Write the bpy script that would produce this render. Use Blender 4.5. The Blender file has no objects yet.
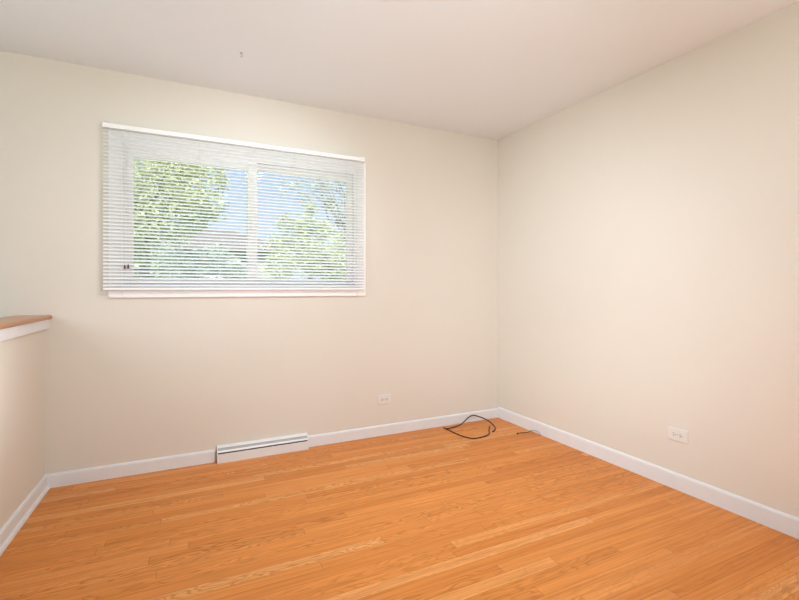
import bpy, bmesh, math, random
from mathutils import Vector, Matrix

scene = bpy.context.scene
C = scene.collection
random.seed(7)

# ------------------------------------------------------------------ camera
F = 450.806
YAW = math.radians(26.167)
H = 1.137
cam_d = bpy.data.cameras.new('camera')
cam_d.sensor_width = 36.0
cam_d.lens = 36.0 * F / 799.0
cam_d.shift_y = -12.0 / 799.0
cam_d.clip_start = 0.02
cam = bpy.data.objects.new('camera', cam_d)
C.objects.link(cam)
cam.location = (0, 0, H)
cam.rotation_euler = (math.radians(90), 0, -YAW)
scene.camera = cam

# ------------------------------------------------------------------ world
world = bpy.data.worlds.new('sky')
scene.world = world
world.use_nodes = True
wn = world.node_tree.nodes
wl = world.node_tree.links
wn.clear()
w_out = wn.new('ShaderNodeOutputWorld')
w_bg = wn.new('ShaderNodeBackground')
w_ramp = wn.new('ShaderNodeValToRGB')
w_sep = wn.new('ShaderNodeSeparateXYZ')
w_tc = wn.new('ShaderNodeTexCoord')
wl.new(w_tc.outputs['Generated'], w_sep.inputs[0])
wl.new(w_sep.outputs['Z'], w_ramp.inputs[0])
wl.new(w_ramp.outputs[0], w_bg.inputs[0])
wl.new(w_bg.outputs[0], w_out.inputs[0])
w_ramp.color_ramp.elements[0].position = 0.0
w_ramp.color_ramp.elements[0].color = (0.74, 0.85, 1.0, 1)
w_ramp.color_ramp.elements[1].position = 0.6
w_ramp.color_ramp.elements[1].color = (0.30, 0.52, 1.0, 1)
w_bg.inputs[1].default_value = 0.98

# ------------------------------------------------------------------ lights
def light(name, kind, loc, rot, energy, color=(1, 1, 1), size=None, size_y=None):
    d = bpy.data.lights.new(name, kind)
    d.energy = energy
    d.color = color
    if size and kind == 'AREA':
        d.shape = 'RECTANGLE'
        d.size = size
        d.size_y = size_y or size
    o = bpy.data.objects.new(name, d)
    C.objects.link(o)
    o.location = loc
    o.rotation_euler = rot
    return o

R = math.radians
sun = light('sun', 'SUN', (0, -10, 20), (R(48), 0, R(-25)), 8.5, (1.0, 0.95, 0.86))
sun.data.angle = R(0.6)
def spot(name, loc, aim, energy, angle, color, radius):
    o = light(name, 'SPOT', loc, (0, 0, 0), energy, color)
    o.rotation_euler = (Vector(aim) - Vector(loc)).to_track_quat('-Z', 'Y').to_euler()
    o.data.spot_size = R(angle)
    o.data.spot_blend = 1.0
    o.data.shadow_soft_size = radius
    return o
LC = (0.885, 0.985, 1.07)
# added unseen area lamp in the stairwell, shining over the half wall
light('stair_fill', 'AREA', (-1.72, 1.55, 1.65), (0, R(-90), 0), 18, LC, 1.0, 1.3)
# added unseen fill lamps, the bounce pair aimed at the ceiling
light('bounce_fill', 'AREA', (1.6, -0.3, 1.4), (R(180), 0, 0), 14, LC, 0.9, 0.9)
spot('bounce_fill', (0.6, 0.3, 1.2), (0.9, 1.7, 2.44), 26, 90, LC, 0.2)
spot('front_fill', (0.9, 0.0, 1.38), (0.75, 3.1, 1.30), 82, 106, LC, 0.06)
spot('front_fill', (0.9, 0.02, 1.38), (0.42, 3.15, 1.64), 20, 34, LC, 0.05)  # added narrow beam to brighten the blind and window frame
spot('side_fill', (-0.2, -0.1, 1.5), (2.52, 2.05, 1.0), 96, 62, LC, 0.3)  # added beam for the hot spot on the right wall
spot('side_fill', (-0.4, 1.0, 1.4), (2.52, 2.35, 1.0), 104, 56, LC, 0.3)
spot('side_fill', (2.2, 0.4, 1.9), (-0.69, 2.1, 0.9), 270, 21, LC, 0.15)  # added narrow beam for the bright patch on the half wall
# area lamp of the ceiling fixture, with added spots brightening blind and floor
spot('ceiling_fixture_and_fill', (0.72, 1.45, 2.38), (0.43, 3.15, 1.50), 52, 75, LC, 0.1)
light('ceiling_fixture_and_fill', 'AREA', (0.922, 1.588, 2.425), (0, 0, R(-26)), 10, LC, 0.34, 0.34)
spot('ceiling_fixture_and_fill', (0.9, 1.4, 2.38), (1.35, 2.0, 0), 50, 80, LC, 0.1)

scene.view_settings.view_transform = 'Standard'
scene.view_settings.look = 'None'
scene.view_settings.gamma = 1.0
scene.view_settings.use_curve_mapping = False
scene.view_settings.exposure = 0.02

# ------------------------------------------------------------------ materials
def srgb(r, g, b):
    def f(c):
        c /= 255.0
        return c / 12.92 if c <= 0.04045 else ((c + 0.055) / 1.055) ** 2.4
    return (f(r), f(g), f(b), 1.0)

class NT:
    def __init__(self, name):
        self.m = bpy.data.materials.new(name)
        self.m.use_nodes = True
        self.n = self.m.node_tree.nodes
        self.l = self.m.node_tree.links
        self.p = self.n['Principled BSDF']
        self.out = self.n['Material Output']
    def new(self, t, **kw):
        n = self.n.new(t)
        for k, v in kw.items():
            setattr(n, k, v)
        return n
    def put(self, sock, v):
        if hasattr(v, 'is_linked') or hasattr(v, 'links'):
            self.l.new(v, sock)
        else:
            sock.default_value = v
    def math(self, op, a, b=None, c=None):
        n = self.new('ShaderNodeMath', operation=op)
        self.put(n.inputs[0], a)
        if b is not None: self.put(n.inputs[1], b)
        if c is not None: self.put(n.inputs[2], c)
        return n.outputs[0]
    def vec(self, x, y, z=0.0):
        n = self.new('ShaderNodeCombineXYZ')
        self.put(n.inputs[0], x); self.put(n.inputs[1], y); self.put(n.inputs[2], z)
        return n.outputs[0]
    def mix(self, fac, a, b, blend='MIX'):
        n = self.new('ShaderNodeMix', data_type='RGBA', blend_type=blend)
        self.put(n.inputs['Factor'], fac)
        self.put(n.inputs[6], a); self.put(n.inputs[7], b)
        return n.outputs[2]
    def ramp(self, fac, stops):
        n = self.new('ShaderNodeValToRGB')
        e = n.color_ramp.elements
        while len(e) < len(stops): e.new(0.5)
        for el, (p, c) in zip(e, stops):
            el.position = p
            el.color = c if hasattr(c, '__len__') else (c, c, c, 1)
        self.l.new(fac, n.inputs[0])
        return n.outputs[0]
    def noise(self, vec, scale, detail=3, rough=0.5, dist=0.0):
        n = self.new('ShaderNodeTexNoise')
        if vec is not None: self.l.new(vec, n.inputs['Vector'])
        n.inputs['Scale'].default_value = scale
        n.inputs['Detail'].default_value = detail
        n.inputs['Roughness'].default_value = rough
        n.inputs['Distortion'].default_value = dist
        return n.outputs['Fac']
    def bump(self, h, strength, dist=0.01):
        b = self.new('ShaderNodeBump')
        b.inputs['Strength'].default_value = strength
        b.inputs['Distance'].default_value = dist
        self.l.new(h, b.inputs['Height'])
        self.l.new(b.outputs[0], self.p.inputs['Normal'])

def simple(name, col, rough=0.6, var=0.03, scale=12.0, bump=0.0, bscale=120.0, metal=0.0, spec=0.5):
    t = NT(name)
    co = t.new('ShaderNodeTexCoord').outputs['Object']
    n = t.noise(co, scale, 3)
    dark = tuple(c * (1 - var) for c in col[:3]) + (1,)
    lite = tuple(min(1, c * (1 + var)) for c in col[:3]) + (1,)
    t.l.new(t.ramp(n, [(0.3, dark), (0.7, lite)]), t.p.inputs['Base Color'])
    t.p.inputs['Roughness'].default_value = rough
    t.p.inputs['Metallic'].default_value = metal
    t.p.inputs['Specular IOR Level'].default_value = spec
    if bump:
        t.bump(t.noise(co, bscale, 2), bump, 0.002)
    return t.m

M = {}
M['wall'] = simple('cream_wall_paint', (0.760, 0.700, 0.610), 0.75, 0.006, 3, 0.06, 220, spec=0.25)
M['ceiling'] = simple('ceiling_paint', (0.83, 0.85, 0.865), 0.85, 0.006, 3, 0.05, 200, spec=0.2)
M['trim'] = simple('white_trim_paint', (0.80, 0.80, 0.80), 0.42, 0.015, 20, spec=0.4)
M['vinyl'] = simple('white_window_vinyl', (0.94, 0.925, 0.905), 0.4, 0.01, 20, spec=0.4)
M['slat'] = simple('white_blind_enamel', (0.95, 0.935, 0.915), 0.38, 0.01, 30, spec=0.45)
M['cord_white'] = simple('white_cord', (0.82, 0.80, 0.77), 0.8, 0.03, 40)
M['tassel'] = simple('brown_tassel', (0.13, 0.07, 0.06), 0.6, 0.1, 60)
M['grey_metal'] = simple('grey_register_metal', (0.47, 0.44, 0.42), 0.5, 0.05, 40)
M['dark_gap'] = simple('dark_register_recess', (0.06, 0.05, 0.045), 0.8, 0.1, 40)
M['register'] = simple('register_enamel', (0.80, 0.80, 0.79), 0.35, 0.012, 30)
M['plate'] = simple('ivory_outlet_plastic', (0.79, 0.755, 0.70), 0.4, 0.01, 60)
M['slot'] = simple('dark_outlet_slot', (0.10, 0.08, 0.07), 0.8, 0.1, 60)
M['cable'] = simple('black_cable_rubber', (0.022, 0.016, 0.013), 0.45, 0.15, 60)
M['wire_brown'] = simple('brown_wire', (0.16, 0.07, 0.03), 0.5, 0.1, 60)
M['wire_grey'] = simple('grey_cable_jacket', (0.45, 0.44, 0.46), 0.5, 0.05, 60)
M['hook'] = simple('grey_hook_metal', (0.45, 0.42, 0.41), 0.4, 0.05, 60)
M['diffuser'] = simple('opal_diffuser', (0.84, 0.82, 0.79), 0.5, 0.01, 30)
M['brick'] = simple('weathered_outside_wall', (0.45, 0.30, 0.22), 0.9, 0.2, 8)

def wood_floor():
    t = NT('oak_strip_floor')
    co = t.new('ShaderNodeTexCoord').outputs['Object']
    sp = t.new('ShaderNodeSeparateXYZ')
    t.l.new(co, sp.inputs[0])
    x, y = sp.outputs[0], sp.outputs[1]
    W = 0.0572
    yr = t.math('DIVIDE', y, W)
    row = t.math('FLOOR', yr)
    fy = t.math('FRACT', yr)
    def white1(v, add):
        n = t.new('ShaderNodeTexWhiteNoise', noise_dimensions='1D')
        t.l.new(t.math('ADD', v, add), n.inputs['W'])
        return n.outputs['Value']
    r1 = white1(row, 3.37)
    r2 = white1(row, 91.7)
    L = t.math('MULTIPLY_ADD', r2, 1.1, 0.75)
    xs = t.math('DIVIDE', t.math('MULTIPLY_ADD', r1, 9.0, t.math('ADD', x, 20.0)), L)
    idx = t.math('FLOOR', xs)
    fx = t.math('FRACT', xs)
    w2 = t.new('ShaderNodeTexWhiteNoise', noise_dimensions='2D')
    t.l.new(t.vec(row, idx), w2.inputs['Vector'])
    pid = w2.outputs['Value']
    pcol = w2.outputs['Color']
    sc = t.new('ShaderNodeSeparateColor')
    t.l.new(pcol, sc.inputs[0])
    # board tone
    tone = t.ramp(pid, [(0.0, (0.698, 0.234, 0.051, 1)), (0.15, (0.791, 0.286, 0.069, 1)), (0.60, (0.847, 0.318, 0.080, 1)),
                        (0.85, (0.885, 0.350, 0.098, 1)), (0.94, (0.917, 0.408, 0.135, 1)), (1.0, (0.930, 0.452, 0.167, 1))])
    offs = t.math('MULTIPLY', pid, 37.0)
    # fine pores drawn out along the board
    g1 = t.noise(t.vec(t.math('MULTIPLY', x, 4.0), t.math('MULTIPLY', y, 160.0), offs), 1.0, 4, 0.62)
    # broader streaks
    g2 = t.noise(t.vec(t.math('MULTIPLY', x, 1.6), t.math('MULTIPLY', y, 55.0), offs), 1.0, 3, 0.55, 0.3)
    # cathedral figure: contour lines of a stretched field
    warp = t.noise(t.vec(t.math('MULTIPLY', x, 2.6), t.math('MULTIPLY', y, 15.0), offs), 1.0, 2, 0.5)
    ring = t.math('SINE', t.math('MULTIPLY', warp, t.math('MULTIPLY_ADD', sc.outputs[0], 60.0, 50.0)))
    ring = t.math('POWER', t.math('MULTIPLY_ADD', ring, 0.5, 0.5), 3.0)
    big = t.noise(t.vec(t.math('MULTIPLY', x, 1.3), t.math('MULTIPLY', y, 5.0), 4.0), 1.0, 2, 0.5)
    g1f = t.ramp(g1, [(0.35, 0.0), (0.72, 1.0)])
    g2f = t.ramp(g2, [(0.42, 0.0), (0.72, 1.0)])
    col = t.mix(t.math('MULTIPLY', g1f, 0.48), tone, (0.47, 0.150, 0.026, 1))
    col = t.mix(t.math('MULTIPLY', g2f, 0.40), col, (0.42, 0.125, 0.020, 1))
    col = t.mix(t.math('MULTIPLY', ring, t.math('MULTIPLY', t.math('POWER', sc.outputs[1], 1.5), 0.65)), col, (0.36, 0.105, 0.017, 1))
    col = t.mix(t.math('MULTIPLY', t.ramp(big, [(0.35, 0.0), (0.7, 1.0)]), 0.14), col, (0.50, 0.18, 0.035, 1))
    # seams between the strips
    dy = t.math('MINIMUM', fy, t.math('SUBTRACT', 1.0, fy))
    sy = t.math('LESS_THAN', dy, 0.014)
    dx = t.math('MULTIPLY', t.math('MINIMUM', fx, t.math('SUBTRACT', 1.0, fx)), L)
    sx = t.math('LESS_THAN', dx, 0.0011)
    seam = t.math('MAXIMUM', t.math('MULTIPLY', sy, t.math('MULTIPLY_ADD', r1, 0.6, 0.15)), t.math('MULTIPLY', sx, 0.45))
    col = t.mix(seam, col, (0.15, 0.052, 0.016, 1))
    t.l.new(col, t.p.inputs['Base Color'])
    t.l.new(t.math('MULTIPLY_ADD', g1, 0.14, 0.30), t.p.inputs['Roughness'])
    t.p.inputs['Specular IOR Level'].default_value = 0.13
    hgt = t.math('SUBTRACT', 1.0, t.math('MAXIMUM', seam, t.math('MULTIPLY', g1f, 0.15)))
    t.bump(hgt, 0.12, 0.002)
    return t.m
M['floor'] = wood_floor()

def wood_cap():
    t = NT('honey_oak_varnish')
    co = t.new('ShaderNodeTexCoord').outputs['Object']
    mp = t.new('ShaderNodeMapping')
    mp.inputs['Scale'].default_value = (60, 3, 60)
    t.l.new(co, mp.inputs[0])
    g = t.noise(mp.outputs[0], 1.0, 4, 0.6, 0.4)
    t.l.new(t.ramp(g, [(0.3, (0.62, 0.22, 0.045, 1)), (0.7, (0.76, 0.31, 0.08, 1))]), t.p.inputs['Base Color'])
    t.p.inputs['Roughness'].default_value = 0.30
    t.p.inputs['Specular IOR Level'].default_value = 0.7
    t.p.inputs['Coat Weight'].default_value = 0.25
    t.p.inputs['Coat Roughness'].default_value = 0.2
    return t.m
M['cap'] = wood_cap()

def glass():
    t = NT('window_glass')
    tr = t.new('ShaderNodeBsdfTransparent')
    tr.inputs[0].default_value = (0.97, 0.985, 0.975, 1)
    gl = t.new('ShaderNodeBsdfGlossy')
    gl.inputs['Roughness'].default_value = 0.02
    lw = t.new('ShaderNodeLayerWeight')
    fac = t.math('MULTIPLY_ADD', t.math('POWER', lw.outputs['Facing'], 5.0), 0.6, 0.03)
    mx = t.new('ShaderNodeMixShader')
    t.l.new(fac, mx.inputs[0])
    t.l.new(tr.outputs[0], mx.inputs[1])
    t.l.new(gl.outputs[0], mx.inputs[2])
    t.l.new(mx.outputs[0], t.out.inputs[0])
    return t.m
M['glass'] = glass()

def leafy(name, c1, c2):
    t = NT(name)
    co = t.new('ShaderNodeTexCoord').outputs['Object']
    n = t.noise(co, 2.5, 4, 0.65)
    col = t.ramp(n, [(0.3, c1), (0.7, c2)])
    t.l.new(col, t.p.inputs['Base Color'])
    t.p.inputs['Roughness'].default_value = 0.6
    tl = t.new('ShaderNodeBsdfTranslucent')
    t.l.new(col, tl.inputs[0])
    mx = t.new('ShaderNodeMixShader')
    mx.inputs[0].default_value = 0.4
    t.l.new(t.p.outputs[0], mx.inputs[1])
    t.l.new(tl.outputs[0], mx.inputs[2])
    t.l.new(mx.outputs[0], t.out.inputs[0])
    return t.m
M['leaf_yellow'] = leafy('yellow_green_leaves', (0.46, 0.51, 0.28, 1), (0.76, 0.77, 0.52, 1))
M['leaf_grey'] = leafy('grey_green_leaves', (0.40, 0.48, 0.36, 1), (0.66, 0.71, 0.58, 1))
M['bark'] = simple('grey_brown_bark', (0.33, 0.30, 0.26), 0.9, 0.25, 9, 0.4, 40)
M['lawn'] = simple('lawn_grass', (0.25, 0.36, 0.12), 0.95, 0.25, 5, 0.3, 60)
M['siding'] = simple('pale_siding', (0.36, 0.37, 0.35), 0.8, 0.04, 5)
M['shingle'] = simple('brown_roof_shingles', (0.20, 0.165, 0.145), 0.9, 0.12, 10, 0.3, 40)
M['shingle_grey'] = simple('grey_roof_shingles', (0.46, 0.46, 0.44), 0.9, 0.12, 10, 0.3, 40)
M['ground_dark'] = simple('stair_carpet', (0.45, 0.38, 0.30), 0.95, 0.1, 30)

# ------------------------------------------------------------------ helpers
def bm_box(bm, x0, x1, y0, y1, z0, z1, bevel=0.0, seg=2):
    t = bmesh.new()
    bmesh.ops.create_cube(t, size=1.0)
    for v in t.verts:
        v.co = Vector(((x0 + x1) / 2 + v.co.x * (x1 - x0), (y0 + y1) / 2 + v.co.y * (y1 - y0), (z0 + z1) / 2 + v.co.z * (z1 - z0)))
    if bevel:
        bmesh.ops.bevel(t, geom=t.edges[:], offset=bevel, segments=seg, affect='EDGES', profile=0.6)
    me = bpy.data.meshes.new('tmp')
    t.to_mesh(me); t.free()
    bm.from_mesh(me)
    bpy.data.meshes.remove(me)

def box(*a, **k):
    bm = bmesh.new()
    bm_box(bm, *a, **k)
    return bm

def catmull(pts, n=8):
    pts = [Vector(p) for p in pts]
    P = [pts[0] * 2 - pts[1]] + pts + [pts[-1] * 2 - pts[-2]]
    out = []
    for i in range(1, len(P) - 2):
        a, b, c, d = P[i - 1:i + 3]
        for j in range(n):
            u = j / n
            out.append(0.5 * ((2 * b) + (c - a) * u + (2 * a - 5 * b + 4 * c - d) * u * u + (3 * b - a - 3 * c + d) * u ** 3))
    out.append(pts[-1])
    return out

def bm_tube(bm, pts, r, sides=8):
    pts = [Vector(p) for p in pts]
    rr = r if hasattr(r, '__len__') else [r] * len(pts)
    rings = []
    ref = None
    for i, p in enumerate(pts):
        tg = (pts[min(i + 1, len(pts) - 1)] - pts[max(i - 1, 0)]).normalized()
        if ref is None:
            ref = Vector((0, 0, 1)) if abs(tg.z) < 0.9 else Vector((1, 0, 0))
        u = (ref - tg * ref.dot(tg)).normalized()
        ref = u
        v = tg.cross(u)
        rings.append([bm.verts.new(p + (u * math.cos(2 * math.pi * k / sides) + v * math.sin(2 * math.pi * k / sides)) * rr[i]) for k in range(sides)])
    for a, b in zip(rings, rings[1:]):
        for k in range(sides):
            bm.faces.new((a[k], a[(k + 1) % sides], b[(k + 1) % sides], b[k]))
    bm.faces.new(rings[0][::-1]); bm.faces.new(rings[-1])

def tube(pts, r, sides=8):
    bm = bmesh.new()
    bm_tube(bm, pts, r, sides)
    return bm

def bm_prism(bm, prof, axis, a0, a1):
    """profile (list of 2D) swept along an axis: axis 'x' -> prof (y,z); axis 'y' -> prof (x,z)"""
    def mk(a, p):
        return (a, p[0], p[1]) if axis == 'x' else (p[0], a, p[1])
    A = [bm.verts.new(mk(a0, p)) for p in prof]
    B = [bm.verts.new(mk(a1, p)) for p in prof]
    n = len(prof)
    for i in range(n):
        bm.faces.new((A[i], A[(i + 1) % n], B[(i + 1) % n], B[i]))
    bm.faces.new(A[::-1]); bm.faces.new(B)

def prism(prof, axis, a0, a1):
    bm = bmesh.new()
    bm_prism(bm, prof, axis, a0, a1)
    return bm

def world_loc(o):
    v = Vector((0, 0, 0))
    while o:
        v += o.location
        o = o.parent
    return v

def obj(name, bm, mat, parent=None, loc=None, smooth=False):
    """links bm (given in world coordinates) as one mesh object with its origin at loc (or its parent's)"""
    org = Vector(loc) if loc is not None else (world_loc(parent) if parent else Vector((0, 0, 0)))
    bmesh.ops.recalc_face_normals(bm, faces=bm.faces[:])
    for v in bm.verts: v.co -= org
    me = bpy.data.meshes.new(name)
    bm.to_mesh(me); bm.free()
    for m in (mat if isinstance(mat, list) else [mat]):
        me.materials.append(m)
    if smooth:
        for p in me.polygons: p.use_smooth = True
    o = bpy.data.objects.new(name, me)
    C.objects.link(o)
    if parent:
        o.parent = parent
        o.location = org - world_loc(parent)
    else:
        o.location = org
    return o

def thing(name, label, cat, loc, group=None):
    o = bpy.data.objects.new(name, None)
    o.empty_display_size = 0.05
    C.objects.link(o)
    o.location = loc
    return tag(o, label, cat, group)

def tag(o, label, cat, group=None):
    o['label'] = label
    o['category'] = cat
    if group: o['group'] = group
    return o

def struct(name, bm, mat, smooth=False, label=None):
    o = obj(name, bm, mat, smooth=smooth)
    o['kind'] = 'structure'
    if label: o['label'] = label
    return o

# ------------------------------------------------------------------ room
YB, XR, ZC = 3.185, 2.532, 2.44      # back wall, right wall, ceiling
XF = -0.677                           # face of the half wall
XL = -1.80                            # far wall of the stairwell
YR = -1.20                            # rear wall
ZL = -1.30                            # stairwell floor
T = 0.16

struct('floor', box(XF - 0.14, XR + T, YR - T, YB + T, -0.06, 0.0), M['floor'])
struct('floor_stairwell', box(XL - T, XF + 0.02, YR - T, YB + T, ZL - 0.06, ZL), M['ground_dark'])
struct('ceiling', box(XL - T, XR + T, YR - T, YB + T, ZC, ZC + T), M['ceiling'])
struct('wall_right', box(XR, XR + T, YR - T, YB + T, -0.06, ZC), M['wall'])
bm = bmesh.new()
bm_box(bm, XL - T, XL, YR - T, 0.85, ZL, ZC)
bm_box(bm, XL - T, XL, 2.25, YB + T, ZL, ZC)
bm_box(bm, XL - T, XL, 0.85, 2.25, ZL, 1.10)
bm_box(bm, XL - T, XL, 0.85, 2.25, 2.20, ZC)
struct('wall_left', bm, M['wall'])

# back wall with the window opening
OX0, OX1, OZ0, OZ1 = -0.305, 1.205, 1.145, 2.015
bm = bmesh.new()
bm_box(bm, XL, OX0, YB, YB + T, ZL, ZC)
bm_box(bm, OX1, XR, YB, YB + T, -0.06, ZC)
bm_box(bm, OX0, OX1, YB, YB + T, ZL, OZ0)
bm_box(bm, OX0, OX1, YB, YB + T, OZ1, ZC)
struct('wall_back', bm, M['wall'])

# rear wall, opened for an added unseen window that lets in light
RX0, RX1, RZ0, RZ1 = -0.15, 2.05, 0.75, 2.15
bm = bmesh.new()
bm_box(bm, XL, RX0, YR - T, YR, ZL, ZC)
bm_box(bm, RX1, XR, YR - T, YR, -0.06, ZC)
bm_box(bm, RX0, RX1, YR - T, YR, ZL, RZ0)
bm_box(bm, RX0, RX1, YR - T, YR, RZ1, ZC)
struct('wall_rear', bm, M['wall'])
# added rear window
bm = bmesh.new()
for a in ((RX0, RX0 + 0.05, RZ0, RZ1), (RX1 - 0.05, RX1, RZ0, RZ1), (RX0 + 0.05, RX1 - 0.05, RZ0, RZ0 + 0.05), (RX0 + 0.05, RX1 - 0.05, RZ1 - 0.05, RZ1),
          (0.925, 0.975, RZ0 + 0.05, RZ1 - 0.05)):
    bm_box(bm, a[0], a[1], YR - 0.12, YR - 0.05, a[2], a[3], bevel=0.003)
w2 = struct('added_window_2', bm, M['vinyl'])
obj('pane', box(RX0 + 0.05, RX1 - 0.05, YR - 0.088, YR - 0.084, RZ0 + 0.05, RZ1 - 0.05), M['glass'], w2)

# added unseen window in the left wall, behind the stairwell lamp
bm = bmesh.new()
SY0, SY1, SZ0, SZ1 = 0.85, 2.25, 1.10, 2.20
for a in ((SY0, SY0 + 0.05, SZ0, SZ1), (SY1 - 0.05, SY1, SZ0, SZ1), (SY0 + 0.05, SY1 - 0.05, SZ0, SZ0 + 0.05), (SY0 + 0.05, SY1 - 0.05, SZ1 - 0.05, SZ1),
          (1.53, 1.57, SZ0 + 0.05, SZ1 - 0.05)):
    bm_box(bm, XL - 0.12, XL - 0.04, a[0], a[1], a[2], a[3], bevel=0.003)
w3 = struct('added_window_3', bm, M['vinyl'])
obj('pane', box(XL - 0.082, XL - 0.078, SY0 + 0.05, SY1 - 0.05, SZ0 + 0.05, SZ1 - 0.05), M['glass'], w3)

# half wall beside the stairs
HY0 = 0.15
HROT = math.radians(-1.9)            # the half wall runs a touch out of square
def skew(bm):
    for v in bm.verts:
        d = v.co - Vector((XF, YB, 0))
        v.co = Vector((XF + d.x * math.cos(HROT) - d.y * math.sin(HROT), YB + d.x * math.sin(HROT) + d.y * math.cos(HROT), v.co.z))
    return bm
struct('wall_half', skew(box(XF - 0.11, XF, HY0, YB + 0.01, ZL, 0.959)), M['wall'])
# white trim band under the cap
struct('trim_1', skew(box(XF, XF + 0.018, HY0, YB + 0.004, 0.907, 0.959, bevel=0.003)), M['trim'])
# wooden cap with a round nose
prof = []
cx0, cx1, cz, ch = XF - 0.15, XF + 0.032, 0.9715, 0.0125
for k in range(9):
    a = -math.pi / 2 + math.pi * k / 8
    prof.append((cx1 - ch + ch * math.cos(a), cz + ch * math.sin(a)))
for k in range(9):
    a = math.pi / 2 + math.pi * k / 8
    prof.append((cx0 + ch + ch * math.cos(a), cz + ch * math.sin(a)))
cap = obj('half_wall_cap', skew(prism(prof, 'y', HY0 - 0.03, YB)), M['cap'], loc=((cx0 + cx1) / 2, (HY0 + YB) / 2, 0.959), smooth=True)
cap['kind'] = 'structure'
cap['label'] = 'varnished honey oak cap with rounded edge on top of the white half wall'

# baseboards : profile with an eased top, shoe moulding on the left
BH, BT = 0.080, 0.012
def base_prof(sign, face, h=BH):
    return [(face, 0.0), (face + sign * BT, 0.0), (face + sign * BT, h - 0.012), (face + sign * BT * 0.7, h - 0.003), (face + sign * BT * 0.4, h), (face, h)]
RGX0, RGX1 = 0.232, 0.822            # baseboard register
bm = bmesh.new()
bm_prism(bm, base_prof(-1, YB), 'x', XF, RGX0 - 0.018)
bm_prism(bm, base_prof(-1, YB), 'x', RGX1 + 0.006, XR)
struct('baseboard_back', bm, M['trim'])
struct('baseboard_right', prism(base_prof(-1, XR, 0.092), 'y', YR, YB - BT), M['trim'])
bm = bmesh.new()
bm_prism(bm, base_prof(1, XF), 'y', HY0, YB - BT)
sh = [(XF + BT, 0.0)] + [(XF + BT + 0.013 * math.cos(math.pi / 2 * k / 5), 0.02 * math.sin(math.pi / 2 * k / 5)) for k in range(6)]
bm_prism(bm, sh, 'y', HY0, YB - BT)
struct('baseboard_left', skew(bm), M['trim'])
bm = bmesh.new()
bm_prism(bm, [(YR, 0), (YR + BT, 0), (YR + BT, BH - 0.01), (YR, BH)], 'x', XF, XR - BT)
struct('baseboard_rear', bm, M['trim'])

# ------------------------------------------------------------------ window
win = bpy.data.objects.new('window_1', None)
C.objects.link(win)
win.location = (0.45, YB, OZ0)
win['kind'] = 'structure'
# casing boards around the opening, on the wall face
CX0, CX1, CZ0, CZ1 = -0.372, 1.272, 1.078, 2.082
CD = 0.017
bm = bmesh.new()
bm_box(bm, CX0, OX0 + 0.004, YB - CD, YB, CZ0, CZ1, bevel=0.004)
bm_box(bm, OX1 - 0.004, CX1, YB - CD, YB, CZ0, CZ1, bevel=0.004)
bm_box(bm, OX0 + 0.004, OX1 - 0.004, YB - CD, YB, OZ1 - 0.004, CZ1, bevel=0.004)
bm_box(bm, OX0 + 0.004, OX1 - 0.004, YB - CD, YB, CZ0, OZ0 + 0.004, bevel=0.004)
obj('casing', bm, M['vinyl'], win)
# jamb frame in the recess
bm = bmesh.new()
fy0, fy1 = YB - 0.006, YB + 0.125
for a in ((OX0, OX0 + 0.022, OZ0, OZ1), (OX1 - 0.022, OX1, OZ0, OZ1), (OX0 + 0.022, OX1 - 0.022, OZ1 - 0.022, OZ1), (OX0 + 0.022, OX1 - 0.022, OZ0, OZ0 + 0.016)):
    bm_box(bm, a[0], a[1], fy0, fy1, a[2], a[3], bevel=0.002)
obj('window_frame', bm, M['vinyl'], win)
def sash(x0, x1, z0, z1, y, wl_, wr_, wt, wb, handle_x=None):
    bm = bmesh.new()
    d = 0.026
    bm_box(bm, x0, x0 + wl_, y, y + d, z0, z1, bevel=0.003)
    bm_box(bm, x1 - wr_, x1, y, y + d, z0, z1, bevel=0.003)
    bm_box(bm, x0 + wl_, x1 - wr_, y, y + d, z1 - wt, z1, bevel=0.003)
    bm_box(bm, x0 + wl_, x1 - wr_, y, y + d, z0, z0 + wb, bevel=0.003)
    s = obj('sash', bm, M['vinyl'], win)
    obj('pane', box(x0 + wl_ - 0.004, x1 - wr_ + 0.004, y + d / 2 - 0.002, y + d / 2 + 0.002, z0 + wb - 0.004, z1 - wt + 0.004), M['glass'], s)
    if handle_x:
        obj('sash_latch', box(handle_x, handle_x + 0.02, y - 0.012, y, 1.53, 1.61, bevel=0.004), M['vinyl'], s)
sash(OX0 + 0.022, 0.487, OZ0 + 0.016, OZ1 - 0.022, YB + 0.002, 0.038, 0.064, 0.055, 0.030, 0.44)
sash(0.420, OX1 - 0.022, OZ0 + 0.016, OZ1 - 0.022, YB + 0.031, 0.064, 0.045, 0.050, 0.030)

# ------------------------------------------------------------------ blind
BX0, BX1 = -0.395, 1.250
BY = YB - CD - 0.021
BZT = 2.108
blind = thing('venetian_blind', 'white mini venetian blind lowered over the sliding window, slats half open', 'blind', (0.43, BY, 1.10))
bm = bmesh.new()
bm_box(bm, BX0 - 0.003, BX1 + 0.003, BY - 0.0135, BY + 0.0125, BZT - 0.026, BZT, bevel=0.002)
obj('headrail', bm, M['slat'], blind)
for bx in (BX0 + 0.016, BX1 - 0.016):
    bm = bmesh.new()
    bm_box(bm, bx - 0.014, bx + 0.014, BY - 0.0155, BY + 0.02, BZT - 0.029, BZT + 0.003, bevel=0.001)
    br = obj('bracket', bm, M['slat'], blind)
    if bx < 0:
        for z0, z1 in ((BZT - 0.032, BZT - 0.027), (BZT + 0.001, BZT + 0.005)):
            obj('clip', box(bx - 0.008, bx + 0.016, BY - 0.0165, BY - 0.008, z0, z1, bevel=0.0008), M['grey_metal'], br)
Z_BOT = 1.112
PITCH = 0.0213
n_slat = int((BZT - 0.034 - Z_BOT - 0.012) / PITCH)
TILT = math.radians(29)
SW = 0.0254
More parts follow.
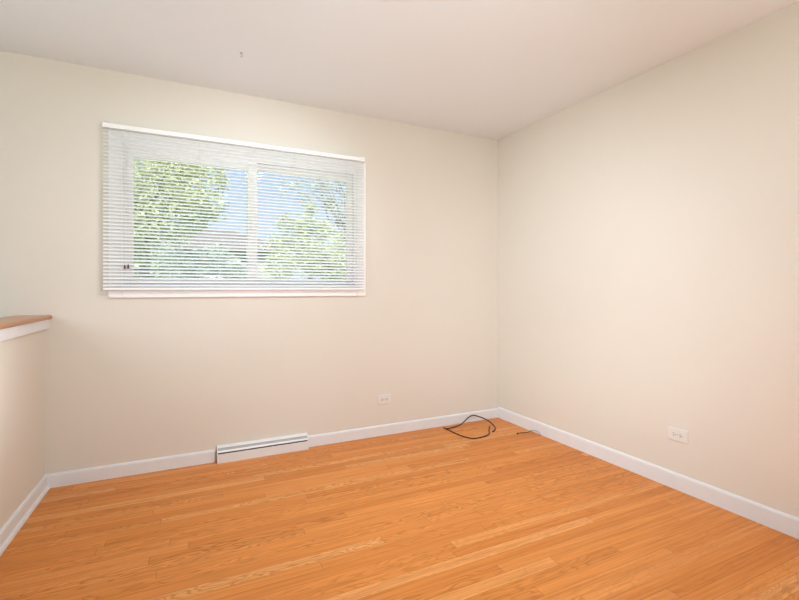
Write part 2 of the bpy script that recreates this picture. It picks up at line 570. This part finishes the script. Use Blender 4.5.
def slat_bm(zc, dt):
    bm = bmesh.new()
    n = 6
    top, bot = [], []
    a = TILT + dt
    for i in range(n + 1):
        u = (i / n - 0.5) * SW
        crown = 0.0016 * (1 - (2 * u / SW) ** 2)
        # room edge low, outer edge high
        y = u * math.cos(a) - crown * math.sin(a)
        z = u * math.sin(a) + crown * math.cos(a)
        top.append((BY + y, zc + z + 0.00025))
        bot.append((BY + y, zc + z - 0.00025))
    bm_prism(bm, top + bot[::-1], 'x', BX0, BX1)
    return bm
slat_z = []
for k in range(n_slat):
    zc = BZT - 0.026 - 0.013 - k * PITCH
    slat_z.append(zc)
    obj('slat', slat_bm(zc, random.uniform(-0.008, 0.008)), M['slat'], blind, loc=(0.43, BY, zc), smooth=False)
z_rail = slat_z[-1] - PITCH
bm = box(BX0, BX1, BY - 0.0125, BY + 0.0125, z_rail - 0.007, z_rail + 0.007, bevel=0.003)
obj('bottom_rail', bm, M['slat'], blind)
for lx in (BX0 + 0.14, BX0 + 0.52, BX1 - 0.52, BX1 - 0.14):
    bm = bmesh.new()
    for s in (-1, 1):
        bm_tube(bm, [(lx, BY + s * 0.0135, BZT - 0.026), (lx, BY + s * 0.0135, z_rail + 0.004)], 0.0006, 5)
    obj('ladder_cord', bm, M['cord_white'], blind)
for i, (lx, zl) in enumerate(((-0.266, 1.262), (-0.284, 1.258))):
    yc = BY - 0.020
    bm = tube([(lx, BY - 0.0135, BZT - 0.018), (lx, yc, BZT - 0.03), (lx, yc, 1.8), (lx, yc, zl + 0.015)], 0.0008, 6)
    obj('lift_cord', bm, M['cord_white'], blind)
    bm = bmesh.new()
    bm_tube(bm, [(lx, yc, zl + 0.017), (lx, yc, zl + 0.011), (lx, yc, zl - 0.006), (lx, yc, zl - 0.009)], [0.0015, 0.004, 0.0062, 0.0035], 10)
    obj('tassel', bm, M['tassel'], blind, smooth=True)
wand_x = BX0 + 0.52 + 0.03
# ------------------------------------------------------------------ baseboard register
reg = thing('baseboard_register', 'white sloped metal heating register set into the back baseboard under the window', 'heating register', (0.527, YB - 0.03, 0))
RD = 0.050
# housing: sloped face with an open slot, closed ends
bm = bmesh.new()
bm_prism(bm, [(YB - RD, 0.0), (YB - RD, 0.058), (YB - RD + 0.004, 0.058), (YB - RD + 0.004, 0.0)], 'x', RGX0, RGX1)   # lower front plate
obj('front_plate', bm, M['register'], reg)
bm = bmesh.new()
bm_prism(bm, [(YB, 0.103), (YB - 0.006, 0.104), (YB - 0.020, 0.098), (YB - 0.026, 0.091), (YB - 0.022, 0.091), (YB - 0.016, 0.096), (YB, 0.099)], 'x', RGX0, RGX1)
obj('top_flange', bm, M['register'], reg)
for xa, xb in ((RGX0 - 0.004, RGX0), (RGX1, RGX1 + 0.004)):
    bm = prism([(YB, 0), (YB - RD - 0.001, 0), (YB - RD - 0.001, 0.060), (YB - 0.027, 0.092), (YB - 0.020, 0.099), (YB - 0.006, 0.105), (YB, 0.105)], 'x', xa, xb)
    obj('end_cap', bm, M['register'], reg)
# grey damper plate behind the slot
bm = prism([(YB - 0.036, 0.064), (YB - 0.021, 0.094), (YB - 0.019, 0.093), (YB - 0.034, 0.063)], 'x', RGX0, RGX1)
obj('damper', bm, M['grey_metal'], reg)
# bright rounded louver bar
bm = prism([(YB - RD + 0.001, 0.066), (YB - RD - 0.001, 0.070), (YB - RD + 0.006, 0.079), (YB - RD + 0.010, 0.078), (YB - RD + 0.006, 0.068)], 'x', RGX0, RGX1)
obj('louver', bm, M['register'], reg)
bm = prism([(YB - 0.036, 0.050), (YB - 0.036, 0.066), (YB - 0.034, 0.066), (YB - 0.034, 0.050)], 'x', RGX0, RGX1)
obj('slot_backing', bm, M['dark_gap'], reg)

# ------------------------------------------------------------------ outlets
def outlet(wall, u, z, label):
    """duplex outlet laid on its side; wall 'back' (u = x) or 'right' (u = y)"""
    if wall == 'back':
        loc = (u, YB, z)
        mk = lambda a, d, b: (u + a, YB - d, z + b)
    else:
        loc = (XR, u, z)
        mk = lambda a, d, b: (XR - d, u - a, z + b)
    t = thing('wall_outlet', label, 'electrical outlet', loc, 'duplex wall outlets')
    def slab(a0, a1, d0, d1, b0, b1, bev):
        bm = box(a0, a1, d0, d1, b0, b1, bevel=bev)
        for v in bm.verts: v.co = Vector(mk(*v.co))
        return bm
    obj('cover_plate', slab(-0.057, 0.057, 0, 0.006, -0.035, 0.035, 0.0025), M['plate'], t)
    for s in (-1, 1):
        bm = bmesh.new()
        n = 24
        ring = []
        for k in range(n):
            a = 2 * math.pi * k / n
            ring.append((s * 0.0195 + 0.017 * math.cos(a) * 0.82, 0.017 * math.sin(a)))
        A = [bm.verts.new(mk(p[0], 0.0055, p[1])) for p in ring]
        B = [bm.verts.new(mk(p[0], 0.0078, p[1])) for p in ring]
        for k in range(n): bm.faces.new((A[k], A[(k + 1) % n], B[(k + 1) % n], B[k]))
        bm.faces.new(B); bm.faces.new(A[::-1])
        rc = obj('receptacle', bm, M['plate'], t)
        obj('slot', slab(s * 0.0195 - 0.006, s * 0.0195 + 0.003, 0.0076, 0.0082, 0.0045, 0.0075, 0), M['slot'], rc)
        obj('slot', slab(s * 0.0195 - 0.006, s * 0.0195 + 0.004, 0.0076, 0.0082, -0.0075, -0.0045, 0), M['slot'], rc)
        obj('ground_hole', slab(s * 0.0195 + 0.006, s * 0.0195 + 0.0105, 0.0076, 0.0082, -0.0024, 0.0024, 0.0), M['slot'], rc)
    obj('screw', slab(-0.003, 0.003, 0.0055, 0.0072, -0.003, 0.003, 0.001), M['grey_metal'], t)
outlet('back', 1.431, 0.276, 'cream duplex outlet low on the back wall to the right of the register')
outlet('right', 1.590, 0.309, 'cream duplex outlet low on the right wall above the white baseboard')

# ------------------------------------------------------------------ cables on the floor
fz = 0.0042
def on_floor(px, py, z=fz):
    s, c = math.sin(YAW), math.cos(YAW)
    a, b = (px - 399.5) / F, (288 - py) / F
    t = (z - H) / b
    return Vector((t * (s + a * c), t * (c - a * s), z))
pts = [on_floor(489.6, 426.0), on_floor(489.0, 430.3), on_floor(488.9, 434.0), on_floor(483.5, 436.6), on_floor(473.5, 438.4),
       on_floor(464, 436.6), on_floor(454, 432.6), on_floor(447.5, 429.4), on_floor(443.6, 427.6), on_floor(446.4, 428.6, 0.010),
       on_floor(452, 427.6, 0.010), on_floor(460, 424.8, 0.012), on_floor(464.5, 421.3, 0.028), on_floor(468.3, 417.6, 0.045),
       on_floor(473, 415.3, 0.056), on_floor(479, 416.6, 0.050), on_floor(486.5, 419.6, 0.036), on_floor(491.5, 423.4, 0.020),
       on_floor(495.0, 427.2, 0.008), on_floor(494.6, 430.2), on_floor(492.3, 431.6)]
for p in pts: p.y = min(p.y, YB - BT - 0.006)
cb = obj('cable', tube(catmull(pts, 6), 0.0046, 8), M['cable'], loc=(2.1, 2.95, 0), smooth=True)
tag(cb, 'black cable lying in a loose loop on the oak floor near the corner', 'cable')
pts = [on_floor(540.5, 435.0), on_floor(538.5, 432.0, 0.022), on_floor(535, 430.4, 0.024), on_floor(531.5, 430.6, 0.014), on_floor(527.5, 432.2), on_floor(522, 432.5), on_floor(517, 433.3)]
for p in pts: p.x = min(p.x, XR - BT - 0.005)
t = thing('cable_stub', 'short grey cable stub with a dark end poking out by the right baseboard', 'cable', (2.48, 2.68, 0))
obj('jacket', tube(catmull(pts[:4], 6), 0.0030, 8), M['wire_grey'], t, smooth=True)
obj('wire', tube(catmull(pts[3:], 6), 0.003, 8), M['wire_brown'], t, smooth=True)
e = pts[-1]
obj('plug', tube([e + Vector((0.006, 0, 0)), e, e + Vector((-0.004, -0.012, 0))], 0.0042, 8), M['cable'], t, smooth=True)

# ------------------------------------------------------------------ ceiling bits
hk = Vector((0.315, 2.63, ZC))
t = thing('ceiling_hook', 'tiny grey screw hook in the white ceiling above the window', 'hook', hk)
bm = tube([hk + Vector((0, 0, 0)), hk + Vector((0, 0, -0.003))], [0.008, 0.006], 10)
obj('base', bm, M['hook'], t)
pp = [hk + Vector((0, 0, -0.002)), hk + Vector((0, 0, -0.010))]
for k in range(7):
    a = math.pi / 2 - math.pi * 1.4 * k / 6
    pp.append(hk + Vector((0.006 * math.cos(a), 0, -0.016 + 0.006 * math.sin(a))))
obj('hook', tube(pp, 0.0014, 6), M['hook'], t, smooth=True)

# flush ceiling light just above the frame's upper edge
lc = Vector((0.922, 1.588, ZC))
ang = -YAW
cl = thing('ceiling_light', 'square white flush ceiling light in the middle of the ceiling', 'ceiling light', lc)
def rot(bm):
    for v in bm.verts:
        p = v.co - lc
        v.co = lc + Vector((p.x * math.cos(ang) - p.y * math.sin(ang), p.x * math.sin(ang) + p.y * math.cos(ang), p.z))
    return bm
bm = bmesh.new()
s0, s1 = 0.20, 0.175
for a in ((-s0, s0, -s0, -s1), (-s0, s0, s1, s0), (-s0, -s1, -s1, s1), (s1, s0, -s1, s1)):
    bm_box(bm, lc.x + a[0], lc.x + a[1], lc.y + a[2], lc.y + a[3], ZC - 0.012, ZC, bevel=0.002)
obj('rim', rot(bm), M['trim'], cl)
obj('diffuser', rot(box(lc.x - s1, lc.x + s1, lc.y - s1, lc.y + s1, ZC - 0.009, ZC, bevel=0.002)), M['diffuser'], cl)

# ------------------------------------------------------------------ outside
GZ = -2.8
struct('ground', box(-40, 40, -40, 60, GZ - 0.1, GZ), M['lawn'])

def ray(px, py, Y):
    s, c = math.sin(YAW), math.cos(YAW)
    a, b = (px - 399.5) / F, (288 - py) / F
    t = Y / (c - a * s)
    return Vector((t * (s + a * c), Y, H + t * b))

def branch_set(bm, base, tips, r0, rnd, wob=0.15):
    for tp in tips:
        n = 7
        pts, rr = [], []
        for i in range(n):
            u = i / (n - 1)
            p = base.lerp(tp, u)
            k = math.sin(u * math.pi) * wob
            p += Vector((rnd.uniform(-k, k), rnd.uniform(-k, k), rnd.uniform(-k, k) + 0.5 * k))
            pts.append(p); rr.append(r0 * (1 - 0.85 * u))
        bm_tube(bm, pts, rr, 6)

def leaves(bm, blobs, n, size, rnd):
    tot = sum(b[1] ** 2 for b in blobs)
    for c, r in blobs:
        m = int(n * r * r / tot)
        for _ in range(m):
            while True:
                q = Vector((rnd.uniform(-1, 1), rnd.uniform(-1, 1), rnd.uniform(-1, 1)))
                if 0.15 < q.length < 1: break
            q = q * (0.55 + 0.45 * rnd.random())
            p = Vector(c) + Vector((q.x * r, q.y * r, q.z * r * 0.85))
            s = size * rnd.uniform(0.6, 1.3)
            d = Vector((rnd.uniform(-1, 1), rnd.uniform(-1, 1), rnd.uniform(-0.8, 0.5))).normalized()
            w = d.cross(Vector((rnd.uniform(-1, 1), rnd.uniform(-1, 1), rnd.uniform(-1, 1)))).normalized()
            up = d.cross(w) * s * 0.12
            v = [bm.verts.new(p), bm.verts.new(p + d * s * 0.5 + w * s * 0.28 + up), bm.verts.new(p + d * s), bm.verts.new(p + d * s * 0.5 - w * s * 0.28 + up)]
            bm.faces.new((v[0], v[1], v[2])); bm.faces.new((v[0], v[2], v[3]))

def tree(name, label, base, top_fork, tips, blobs, n, size, leafmat, r0, seed, twigs=None):
    rnd = random.Random(seed)
    base, top_fork = Vector(base), Vector(top_fork)
    t = thing(name, label, 'tree', base, 'trees outside the window')
    mid = base.lerp(top_fork, 0.5) + Vector((rnd.uniform(-.1, .1), rnd.uniform(-.1, .1), 0))
    obj('trunk', tube(catmull([base, mid, top_fork], 5), [r0 * (1.25 - 0.5 * i / 10) for i in range(11)], 10), M['bark'], t, smooth=True)
    bm = bmesh.new()
    branch_set(bm, top_fork, [Vector(p) for p in tips], r0 * 0.55, rnd)
    if twigs:
        for b0, ends, r in twigs:
            branch_set(bm, Vector(b0), [Vector(p) for p in ends], r, rnd, 0.12)
    obj('branches', bm, M['bark'], t, smooth=True)
    bm = bmesh.new()
    leaves(bm, blobs, n, size, rnd)
    obj('foliage', bm, leafmat, t)
    return t

# left tree, fills the left pane
D = 9.0
blobs = [(ray(148, 195, D), 0.95), (ray(180, 178, D + .5), 0.8), (ray(203, 200, D), 0.5), (ray(165, 160, D + .6), 0.9), (ray(188, 205, D - .3), 0.45),
         (ray(140, 225, D - .4), 0.6), (ray(110, 200, D), 1.1), (ray(192, 222, D + .3), 0.38), (ray(212, 165, D), 0.35), (ray(174, 232, D), 0.40), (ray(128, 250, D), 0.6), (ray(222, 182, D), 0.22), (ray(214, 214, D), 0.25)]
bx = ray(142, 300, D)
tree('leafy_tree', 'large yellow-green leafy tree seen through the left window pane', (bx.x, D, GZ), ray(146, 235, D),
     [ray(165, 165, D - .5), ray(195, 180, D), ray(125, 205, D - .5), ray(212, 205, D + .3), ray(178, 170, D + .4), ray(150, 160, D - .3)], blobs, 9000, 0.095, M['leaf_yellow'], 0.10, 3)
# right tree, in front of the low part of the right pane
D = 10.0
blobs = [(ray(305, 255, D), 0.75), (ray(282, 245, D + .3), 0.5), (ray(330, 262, D), 0.75), (ray(303, 226, D), 0.45), (ray(278, 268, D), 0.45), (ray(350, 270, D), 0.8), (ray(322, 230, D + .4), 0.4), (ray(285, 222, D), 0.25), (ray(345, 240, D), 0.4), (ray(310, 208, D), 0.25)]
bx = ray(310, 300, D)
tree('leafy_tree', 'round yellow-green tree low in the right window pane', (bx.x, D, GZ), ray(310, 275, D),
     [ray(290, 240, D), ray(325, 245, D), ray(305, 228, D), ray(345, 262, D), ray(312, 205, D)], blobs, 7000, 0.09, M['leaf_yellow'], 0.08, 5)
# nearly bare tree upper right
D = 7.5
bx = ray(372, 300, D)
blobs = [(ray(345, 180, D), 0.45), (ray(335, 205, D), 0.35), (ray(352, 215, D), 0.45), (ray(325, 178, D), 0.35), (ray(300, 190, D), 0.35), (ray(350, 240, D), 0.3), (ray(285, 185, D), 0.25)]
f0 = ray(358, 262, D)
b1, b2, b3 = ray(348, 232, D), ray(334, 208, D), ray(350, 205, D + .3)
tree('sparse_tree', 'thin sparse tree with bare dark branches at the right edge of the window', (bx.x, D, GZ), f0,
     [ray(338, 205, D), ray(325, 178, D), ray(345, 165, D), ray(308, 168, D), ray(360, 180, D)], blobs, 800, 0.06, M['leaf_grey'], 0.055, 9,
     [(b1, [ray(328, 195, D), ray(305, 172, D), ray(322, 165, D - .3), ray(338, 215, D), ray(315, 190, D)], 0.017),
      (b2, [ray(296, 176, D), ray(284, 188, D), ray(308, 163, D), ray(318, 188, D + .3), ray(276, 200, D), ray(292, 205, D)], 0.012),
      (b3, [ray(336, 163, D), ray(350, 160, D), ray(324, 182, D + .3), ray(344, 185, D)], 0.013),
      (ray(326, 190, D), [ray(304, 180, D), ray(312, 170, D), ray(300, 197, D)], 0.009),
      (ray(340, 190, D), [ray(330, 170, D), ray(346, 172, D), ray(326, 200, D)], 0.009)])
# grey-green shrub low left
D = 12.0
blobs = [(ray(150, 262, D), 0.9), (ray(180, 268, D), 0.8), (ray(215, 260, D + .4), 0.6), (ray(235, 274, D), 0.5), (ray(125, 258, D), 0.9)]
bx = ray(180, 300, D)
tree('grey_tree', 'low grey-green tree in front of the neighbouring house', (bx.x, D, GZ), ray(180, 278, D),
     [ray(150, 262, D), ray(215, 260, D), ray(235, 270, D), ray(190, 255, D)], blobs, 5000, 0.10, M['leaf_grey'], 0.10, 13)

# neighbouring house
HX0, HX1, HY_, HY2 = -2.6, 3.7, 17.0, 23.0
ez, rz_ = 2.45, 3.55
h = thing('neighbour_house', 'pale neighbouring house with a hipped brown roof behind the trees', 'house', ((HX0 + HX1) / 2, HY_, GZ))
obj('walls', box(HX0, HX1, HY_, HY2, GZ, ez), M['siding'], h)
bm = bmesh.new()
o_ = 0.4
c = [bm.verts.new(p) for p in ((HX0 - o_, HY_ - o_, ez), (HX1 + o_, HY_ - o_, ez), (HX1 + o_, HY2 + o_, ez), (HX0 - o_, HY2 + o_, ez))]
g = [bm.verts.new(p) for p in ((HX0 + 1.6, (HY_ + HY2) / 2, rz_), (HX1 - 1.7, (HY_ + HY2) / 2, rz_))]
for f_ in ((c[0], c[1], g[1], g[0]), (c[1], c[2], g[1]), (c[2], c[3], g[0], g[1]), (c[3], c[0], g[0]), (c[3], c[2], c[1], c[0])): bm.faces.new(f_)
obj('roof', bm, M['shingle'], h)
for wx in (-1.4, 1.0):
    wf = obj('window', box(wx, wx + 1.0, HY_ - 0.04, HY_, 0.9, 2.1, bevel=0.01), M['trim'], h)
    obj('pane', box(wx + 0.08, wx + 0.92, HY_ - 0.05, HY_ - 0.038, 0.98, 2.02), M['grey_metal'], wf)
